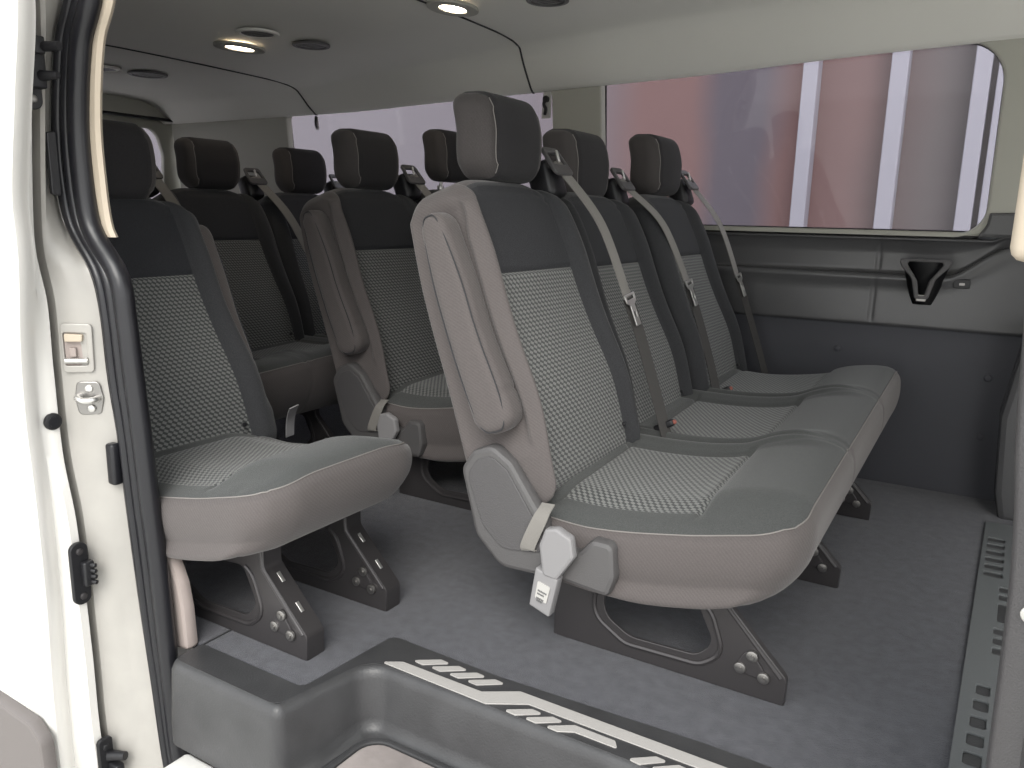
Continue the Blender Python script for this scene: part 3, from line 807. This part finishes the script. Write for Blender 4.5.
vent(-3.25, 2.31, .080, 'dark round grille in the ceiling over the rearmost bench', True)
vent(-3.30, 2.13, .075, 'faint round grille in the ceiling cut off by the door pillar', False)
vent(-1.355, 2.436, .070, 'round vent at the top edge of the ceiling, ahead of the front reading light', True)

# unseen cab end right of frame, added to block light from the front
tag(panel('wall_front_light_block', [(.86, -.02), (3.06, -.02), (3.06, 1.7), (.86, 1.7)], [rp([(1.0, .72), (2.9, .72), (2.85, 1.42), (1.05, 1.42)], .10)], .06, ((1.50, 0, 0), (0, 1, 0), (0, 0, 1)), [M_WALLM], bevel=.01), kind='structure')
tag(panel('trim_13', [(.30, -.02), (1.50, -.02), (1.50, 1.6), (.30, 1.6)], [rp([(.45, .72), (1.35, .72), (1.25, 1.40), (.45, 1.40)], .10)], .06, XZ(3.03), [M_WALLM], bevel=.01), kind='structure')

# ------------------------------------------------------------------ rear end
FRr = ((-4.0, 0, 0), (0, 1, 0), (0, 0, 1))
d1 = rp([(1.955, .08), (3.14, .08), (3.17, 1.25), (2.99, 1.385), (1.955, 1.385)], [.01, .06, .10, .08, .01])
w3 = rp([(2.10, .62), (2.90, .62), (2.94, 1.18), (2.90, 1.315), (2.10, 1.315)], [.05, .08, .1, .08, .05])
tag(panel('wall_back', [(.9, -.02), (3.3, -.02), (3.3, 1.6), (.9, 1.6)], [rp([(1.98, .1), (3.12, .1), (3.15, 1.23), (2.97, 1.36), (1.98, 1.36)], [.01, .06, .10, .08, .01]), rp([(1.90, .1), (1.90, 1.36), (1.05, 1.36), (.95, 1.2), (.95, .1)], .05)], .08, FRr, [M_TRIML], bevel=.01), kind='structure')
dr = tag(panel('door_2', d1, [w3], .03, ((-4.058, 0, 0), (0, 1, 0), (0, 0, 1)), [M_TRIML], bevel=.008), kind='structure')
P = [(-3.955, a, b) for a, b in rp([(1.98, .1), (3.12, .1), (3.15, 1.23), (2.97, 1.36), (1.98, 1.36)], [.01, .06, .10, .08, .01], 8)]
bm = bmesh.new(); add_tube(bm, P+[P[0]], .009, 8, cap=False); obj('door_gasket', bm, [M_RUBBER], dr)
tag(panel('window_3', rp([(2.06, .58), (2.96, .58), (2.98, 1.34), (2.06, 1.34)], .02), [], .004, ((-4.08, 0, 0), (0, 1, 0), (0, 0, 1)), [M_GLASS], bevel=.0005), kind='structure')
d3 = [(4-0-p[0]-.1, p[1]) for p in d1]; w4 = [(3.9-p[0], p[1]) for p in w3]
tag(panel('door_3', d3, [w4], .03, ((-4.058, 0, 0), (0, 1, 0), (0, 0, 1)), [M_TRIML], bevel=.008), kind='structure')
tag(panel('window_4', rp([(1.02, .58), (1.84, .58), (1.84, 1.34), (1.0, 1.34)], .02), [], .004, ((-4.08, 0, 0), (0, 1, 0), (0, 0, 1)), [M_GLASS], bevel=.0005), kind='structure')

# ------------------------------------------------------------------ doorway: sliding door, jamb, seal
def tabz(pts, f=1): return sorted([(.9-(.9-z)*f, x*f) for x, z in pts])
Ct = tabz([(-1.50, 1.50), (-1.588, 1.284), (-1.629, 1.219), (-1.668, 1.073), (-1.677, .958), (-1.653, .859), (-1.589, .778), (-1.563, .692), (-1.555, .553), (-1.537, .43), (-1.528, .286), (-1.504, .025), (-1.477, -.168), (-1.457, -.337), (-1.43, -.55)], .959)
Dt = tabz([(-1.42, 1.50), (-1.505, 1.275), (-1.544, 1.212), (-1.575, 1.069), (-1.576, .957), (-1.566, .861), (-1.544, .826), (-1.481, .76), (-1.471, .683), (-1.46, .564), (-1.451, .444), (-1.441, .304), (-1.425, .095), (-1.42, -.049), (-1.41, -.287), (-1.375, -.40), (-1.33, -.55)], .959)
Bt = tabz([(-1.50, 1.5), (-1.504, 1.251), (-1.534, 1.085), (-1.563, .908), (-1.57, .813), (-1.549, .72), (-1.55, .595), (-1.546, .413), (-1.522, .278), (-1.51, -.014), (-1.51, -.159), (-1.503, -.284), (-1.50, -.6)])
Et = tabz([(-1.42, 1.5), (-1.425, 1.229), (-1.464, 1.074), (-1.505, .907), (-1.506, .801), (-1.531, .633), (-1.539, .496), (-1.534, .336), (-1.536, .124), (-1.549, -.104), (-1.55, -.6)])
cC = lambda z: sinterp(Ct, z); cD = lambda z: sinterp(Dt, z); cB = lambda z: sinterp(Bt, z); cE = lambda z: sinterp(Et, z)
zr = [-.62+i*.02 for i in range(int(2.12/.02)+1)]
def loft(name, cols, mats, parent=None, matfn=None, sharp=50):
    bm = bmesh.new(); rows = [[bm.verts.new((f(z)[0], f(z)[1], z)) for f in cols] for z in zr]
    for a, b in zip(rows, rows[1:]):
        for i in range(len(a)-1):
            fc = bm.faces.new((a[i], a[i+1], b[i+1], b[i]))
            if matfn: fc.material_index = matfn(i)
    return obj(name, bm, mats, parent, sharp=sharp)
door = tag(loft('door_1', [lambda z: (-3.2, .845), lambda z: (-3.2, .765), lambda z: (cE(z)-.35, .765+.012*math.sin(z*2.2)), lambda z: (cE(z)-.06, .770), lambda z: (cE(z)-.012, .774), lambda z: (cE(z)+.002, .782), lambda z: (cE(z)+.002, .797), lambda z: (cE(z)-.012, .812),
    lambda z: (cE(z)-.014, .820), lambda z: (cB(z)+.004, .832), lambda z: (cB(z)+.004, .848), lambda z: (cB(z)-.006, .854), lambda z: (-1.75, .854), lambda z: (-3.2, .845)], [M_WHITE]), kind='structure')
# jamb of the body
jamb = tag(loft('wall_right', [lambda z: (-4.0, .868), lambda z: (cB(z)-.03, .868), lambda z: (cB(z)-.004, .868), lambda z: (cB(z)+.001, .874), lambda z: (lerp(cB(z), cC(z), .25)+.002, .884), lambda z: (lerp(cB(z), cC(z), .6)+.004-.012*ss(.2, .0, z), .901),
    lambda z: (lerp(cB(z), cC(z), .75)-.012*ss(.2, .0, z), .909), lambda z: (cC(z)-.002, .920), lambda z: (cC(z)+.012, .938), lambda z: (cC(z)+.01, .952), lambda z: (min(-1.66, cC(z)-.02), .954), lambda z: (-1.76, .915), lambda z: (-4.0, .915)], [M_JAMB]), kind='structure')
# rubber seal in three ribs
bm = bmesh.new(); zz = [-.50+i*.02 for i in range(100)]
for f, r, yy in ((.14, .011, .926), (.34, .010, .916), (.52, .011, .923), (.78, .020, .932)):
    add_tube(bm, [(lerp(cC(z), cD(z), f), yy, z) for z in zz], r, 10)
sl = tag(obj('door_seal', bm, [M_RUBBER], None, sharp=60), 'black ribbed rubber seal running down the edge of the doorway', 'seal')
# trim just inside the seal
bm = bmesh.new(); rows = []
for i in range(44):
    z = .84+i*.0155
    rows.append([bm.verts.new(p) for p in ((cD(z)-.014, .946, z), (cD(z)+.008, .948, z), (cD(z)+.013, .956, z), (cD(z)+.004, .966, z))])
for a, b in zip(rows, rows[1:]):
    for k in range(3): bm.faces.new((a[k], a[k+1], b[k+1], b[k]))
tag(obj('trim_6', bm, [M_TRIMC]), kind='structure')
lowt = rp([(-1.44, -.02), (-1.345, -.005), (-1.350, .085), (-1.360, .14), (-1.400, .225), (-1.46, .245)], [.0, .01, .02, .03, .03, .01])
tag(panel('trim_7', lowt, [], .03, XZ(.972), [M_TRIMP], bevel=.010), kind='structure')

# hardware on the door edge and jamb
def on_face(f, y, z): return (f(z), y, z)
FX = lambda x, y, z: ((x, y, z), (0, 1, 0), (0, 0, 1))       # panel facing +x
def plate(name, x, y, z, outer, th, mat, parent, holes=(), bevel=.002): return panel(name, outer, holes, th, FX(x, y, z), [mat], parent, bevel=bevel)
def pill(w, h, r=None): return rp([(-w, -h), (w, -h), (w, h), (-w, h)], r or w*.9)
def contact(z, h, kind):
    x = cB(z)+.010
    p = plate('door_hinge' if kind == 'hinge' else 'door_contact', x, .838, z, pill(.018, h), .010, M_BLKPL, door)
    for s in (-1, 1):
        bm = bmesh.new(); add_cyl(bm, (x+.007, .838, z+s*(h-.018)), (1, 0, 0), .007, .005, 14, bev=.002); obj('screw', bm, [M_BOLT if kind == 'hinge' else M_STEEL], p)
    bm = bmesh.new()
    if kind == 'hinge':
        add_box(bm, (x+.010, .842, z), (.020, .034, h*1.1), .004)
        add_box(bm, (x+.022, .846, z+.028), (.016, .018, .030), .003)
        add_tube(bm, [(x+.018, .850, z+.026), (x+.060, .862, z+.026)], [.009, .008], 12); add_tube(bm, [(x+.018, .850, z-.022), (x+.052, .860, z-.022)], [.010, .006], 12)
        obj('contact_pins', bm, [M_BLKPL], p)
    else:
        add_box(bm, (x+.012, .848, z), (.016, .022, .052), .004)
        for k in range(4): add_cyl(bm, (x+.024, .853, z-.018+k*.012), (1, .3, 0), .0045, .012, 10, bev=.001)
        obj('contact_pins', bm, [M_BLKPL], p)
contact(1.145, .080, 'hinge'); contact(.175, .066, 'contact'); 
pp = plate('door_guide', cB(-.26)+.010, .848, -.26, pill(.016, .06, .01), .010, M_BLKPL, door)
bm = bmesh.new(); add_tube(bm, [(cB(-.25)+.014, .855, -.245), (cB(-.25)+.050, .868, -.240)], [.012, .009], 12); add_box(bm, (cB(-.27)+.03, .858, -.275), (.03, .02, .035), .004); add_cyl(bm, (cB(-.22)+.018, .848, -.22), (1, 0, 0), .007, .006, 12, bev=.002)
obj('roller_arm', bm, [M_BLKPL], pp)
# rubber plug and slots on the jamb
bm = bmesh.new(); x = cB(.485)+.006; add_cyl(bm, (x, .836, .485), (1, 0, 0), .017, .008, 24, bev=.003); pg = obj('door_plug', bm, [M_BLKPL], door)
bm = bmesh.new(); add_cyl(bm, (x+.005, .836, .485), (1, 0, 0), .010, .003, 20); obj('plug_core', bm, [M_RUBBER], pg)
def jframe(z, f, off=.003):
    b = Vector((cB(z)+.001, .874, z)); c = Vector((cC(z)-.002, .920, z)); U = (c-b).normalized()
    return (b.lerp(c, f)+Vector((U.y, -U.x, 0))*off, U, Vector((0, 0, 1)))
def jplate(name, z, f, outer, th, mat, parent, holes=(), bevel=.002, off=.003): return panel(name, outer, holes, th, jframe(z, f, off), [mat], parent, bevel=bevel)
plate('jamb_slot_shade', -1.548, .886, .975, rp([(-.009, -.056), (.009, -.060), (.009, .060), (-.009, .056)], .005), .010, M_BLKPL, jamb)  # raised black plate stands in for the shade inside a recessed slot
fx = lambda z, y: lerp(cB(z), cC(z), max(0, min(1, (y-.862)/.105)))
# pocket with latch
z0 = .625
pk = jplate('latch_pocket', z0, .40, rp([(-.030, -.048), (.026, -.048), (.028, .048), (-.030, .050)], .008), .008, M_JAMB, jamb, holes=[rp([(-.026, -.034), (.016, -.034), (.017, .030), (-.026, .032)], .004)], off=.004)
def jl(z, f, pts, off=0):
    o, U, V = jframe(z, f, 0); W = U.cross(V)
    return [o+U*a+V*b+W*(c+off) for a, b, c in pts]
jplate('pocket_back', z0, .42, rp([(-.027, -.036), (.018, -.036), (.018, .033), (-.027, .034)], .003), .002, M_TRIMP, pk, off=.002, bevel=.0005)
jplate('latch_block', z0+.010, .36, rp([(-.020, .004), (.012, .004), (.014, .018), (-.020, .020)], .003), .014, M_TRIMC, pk, off=.006)
jplate('latch_block', z0-.006, .30, rp([(-.008, -.010), (.004, -.010), (.004, .008), (-.008, .008)], .002), .012, M_TRIMP, pk, off=.006)
bm = bmesh.new(); add_tube(bm, jl(z0, .42, [(-.026, -.024, .008), (.015, -.024, .008)]), .006, 12); obj('latch_bar', bm, [M_CHROME], pk)
z0 = .525
sk = jplate('striker', z0, .54, rp([(-.022, -.034), (.020, -.034), (.027, .0), (.020, .034), (-.022, .034), (-.028, 0)], .010), .005, M_BOLT, jamb, off=.003)
bm = bmesh.new(); add_tube(bm, smoothpts(jl(z0, .54, [(-.018, .004, .002), (-.017, .004, .020), (-.004, -.001, .026), (.014, .0, .020), (.016, .0, .002)]), 6), .0065, 12); obj('striker_loop', bm, [M_CHROME], sk)
for s_ in (-1, 1):
    o_, U_, V_ = jframe(z0+s_*.020, .57, .008)
    bm = bmesh.new(); add_cyl(bm, o_, U_.cross(V_), .0075, .005, 18, bev=.002); obj('bolt', bm, [M_CHROME], sk)
bm = bmesh.new(); add_box(bm, (cC(.395)+.004, .906, .395), (.024, .022, .086), .006); obj('rubber_bumper', bm, [M_RUBBER], jamb)
# lower cladding on the door
cl = rp([(-2.9, -.62), (-1.505, -.62), (-1.535, -.165), (-1.575, -.135), (-2.9, -.05)], [0, .01, .03, .03, 0])
panel('door_cladding', cl, [], .030, XZ(.756), [M_CLAD], door, bevel=.008)
# white sill under the step
bm = bmesh.new(); add_box(bm, (-1.16, .865, -.40), (.26, .07, .44), .012); tag(obj('trim_8', bm, [M_WHITE]), kind='structure')

# front door pillar (right edge of the picture)
Rt = [(-.62, .075), (.305, .057), (.505, .052), (.593, .046), (.684, .036), (.864, .024), (1.0, .012), (1.11, -.004), (1.5, -.03)]
cR = lambda z: sinterp(Rt, z)
pr = tag(loft('trim_9', [lambda z: (cR(z)+.02, 1.03), lambda z: (cR(z)+.001, .975), lambda z: (cR(z)+.002, .955), lambda z: (cR(z)+.006, .948), lambda z: (cR(z)+.03, .942), lambda z: (cR(z)+.034, .925), lambda z: (cR(z)+.060, .915), lambda z: (cR(z)+.064, .90)], [M_PLASTIC, M_WHITE], matfn=lambda i: 0), kind='structure')
tag(loft('trim_10', [lambda z: (cR(z)+.046, .92), lambda z: (cR(z)+.048, .875), lambda z: (cR(z)+.052, .868), lambda z: (.6, .868)], [M_JAMB]), kind='structure')
bm = bmesh.new(); add_box(bm, (.030, .944, .972), (.046, .030, .215), .014); tag(obj('trim_11', bm, [M_TRIMC]), kind='structure')
bm = bmesh.new(); add_cyl(bm, (.074, .938, .503), (-.3, -1, 0), .010, .006, 18, bev=.002); obj('screw', bm, [M_CHROME], pr)
# far-side pillar base by the kick panel
tag(panel('trim_12', rp([(.095, -.01), (.25, -.01), (.25, .62), (.10, .62), (.085, .50), (.060, .32), (.075, .08)], [.02, 0, 0, .02, .03, .05, .03]), [], .16, XZ(2.90), [M_WALLM], bevel=.02), kind='structure')

# ------------------------------------------------------------------ outside
gr = bmesh.new(); add_box(gr, (0, 2, -.80), (60, 60, .1)); tag(obj('ground', gr, [simple('light_bounce_ground', (.55, .54, .51), .9, bump=.5, scale=20, var=.2, vscale=1)], smooth=False), kind='structure')  # unseen ground, made pale to bounce light up onto the ceiling
bl = empty('building', (-2, 7.2, -.75), 'reddish brown building with white posts seen through the side windows', 'building')
M_B1 = simple('mauve_cladding', (.30, .20, .205), .7, var=.12, vscale=.8)
M_B2 = simple('red_brown_cladding', (.33, .185, .175), .7, var=.10, vscale=.9)
M_B3 = simple('blue_grey_cladding', (.215, .195, .215), .7, var=.10, vscale=.8)
M_B4 = simple('pale_lilac_cladding', (.44, .42, .46), .7, var=.05, vscale=.5)
M_B5 = simple('white_post', (.46, .46, .51), .6)
def bbox_(name, x0, x1, z0, z1, y, d, m):
    bm = bmesh.new(); add_box(bm, ((x0+x1)/2, y, (z0+z1)/2), (x1-x0, d, z1-z0), .01)
    o = obj(name, bm, [m], bl, smooth=False); o.location = -Vector(bl.location)
mb, nt_, b_ = newmat('striped_facade')
b_.inputs['Roughness'].default_value = .8
tc_ = N(nt_, 'ShaderNodeTexCoord'); sp_ = N(nt_, 'ShaderNodeSeparateXYZ'); nt_.links.new(tc_.outputs['Object'], sp_.inputs[0])
nz_ = N(nt_, 'ShaderNodeTexNoise'); nz_.inputs['Scale'].default_value = .9; nz_.inputs['Detail'].default_value = 1; nt_.links.new(tc_.outputs['Object'], nz_.inputs['Vector'])
ad_ = N(nt_, 'ShaderNodeMath', operation='MULTIPLY_ADD'); ad_.inputs[1].default_value = .35; nt_.links.new(nz_.outputs['Fac'], ad_.inputs[0]); nt_.links.new(sp_.outputs[0], ad_.inputs[2])
mr_ = N(nt_, 'ShaderNodeMapRange'); mr_.inputs[1].default_value = -6.8; mr_.inputs[2].default_value = 1.2; nt_.links.new(ad_.outputs[0], mr_.inputs[0])
cr_ = N(nt_, 'ShaderNodeValToRGB'); nt_.links.new(mr_.outputs[0], cr_.inputs[0]); nt_.links.new(cr_.outputs[0], b_.inputs['Base Color'])
stops = [(-6.6, (.29, .275, .295)), (-4.2, (.27, .25, .27)), (-3.3, (.235, .195, .205)), (-2.9, (.26, .165, .155)), (-2.45, (.26, .165, .155)), (-2.2, (.150, .135, .155)), (-1.85, (.150, .135, .155)), (-1.6, (.25, .155, .145)), (-1.1, (.27, .18, .17)), (-.75, (.22, .175, .17)), (-.5, (.20, .18, .175)), (.6, (.23, .20, .21))]
el_ = cr_.color_ramp.elements
for k_, (x_, c_) in enumerate(stops):
    pos_ = (x_+.17+6.8)/8.0
    if k_ == 0: e_ = el_[0]; e_.position = pos_
    elif k_ == len(stops)-1: e_ = el_[len(el_)-1]; e_.position = pos_
    else: e_ = el_.new(pos_)
    e_.color = (*c_, 1)
bbox_('facade', -14, 8, -.75, 3.0, 7.2, .3, mb)
for x0, x1 in ((-1.50, -1.385), (-.87, -.75), (-.325, -.215), (-.175, -.07)):
    bbox_('post', x0, x1, -.75, 3.05, 6.90, .16, M_B5)
# ------------------------------------------------------------------ light
w = bpy.data.worlds.new('World'); S.world = w; w.use_nodes = True; nt = w.node_tree
bg = nt.nodes['Background']; 
tc = N(nt, 'ShaderNodeTexCoord'); sp = N(nt, 'ShaderNodeSeparateXYZ'); nt.links.new(tc.outputs['Generated'], sp.inputs[0])
mr = N(nt, 'ShaderNodeMapRange'); mr.inputs[1].default_value = -.1; mr.inputs[2].default_value = .8; mr.inputs[3].default_value = 0; mr.inputs[4].default_value = 1
nt.links.new(sp.outputs[2], mr.inputs[0])
mx = N(nt, 'ShaderNodeMix', data_type='RGBA'); mx.inputs[6].default_value = (1.0, .98, .96, 1); mx.inputs[7].default_value = (.92, .97, 1.0, 1)
nt.links.new(mr.outputs[0], mx.inputs[0]); nt.links.new(mx.outputs[2], bg.inputs[0]); bg.inputs[1].default_value = 1.5
sun = bpy.data.lights.new('sun', 'SUN'); sun.energy = 1.8; sun.angle = .6; sun.color = (1, .96, .9)
so = bpy.data.objects.new('sun', sun); COL.objects.link(so)
so.rotation_euler = Vector((-.35, .75, -.75)).to_track_quat('-Z', 'Y').to_euler()

# ------------------------------------------------------------------ camera
R = ((0.8555266255198899, 0.517329125888457, 0.02108953612659334), (0.12499985203998393, -0.1668465132175754, -0.9780272378707657), (-0.5024432604946871, 0.8393645313775311, -0.20740769862482333))
cam = bpy.data.cameras.new('camera'); co = bpy.data.objects.new('camera', cam); COL.objects.link(co)
cam.sensor_width = 36; cam.lens = 799.89/1024*36; cam.clip_start = .05; cam.clip_end = 200
m = Matrix.Identity(4)
for i in range(3):
    m[i][0] = R[0][i]; m[i][1] = -R[1][i]; m[i][2] = -R[2][i]
m.translation = (0, 0, .9)
co.matrix_world = m
S.camera = co
S.view_settings.view_transform = 'Standard'; S.view_settings.look = 'None'
S.view_settings.exposure = .62; S.view_settings.gamma = 1; S.view_settings.use_curve_mapping = False
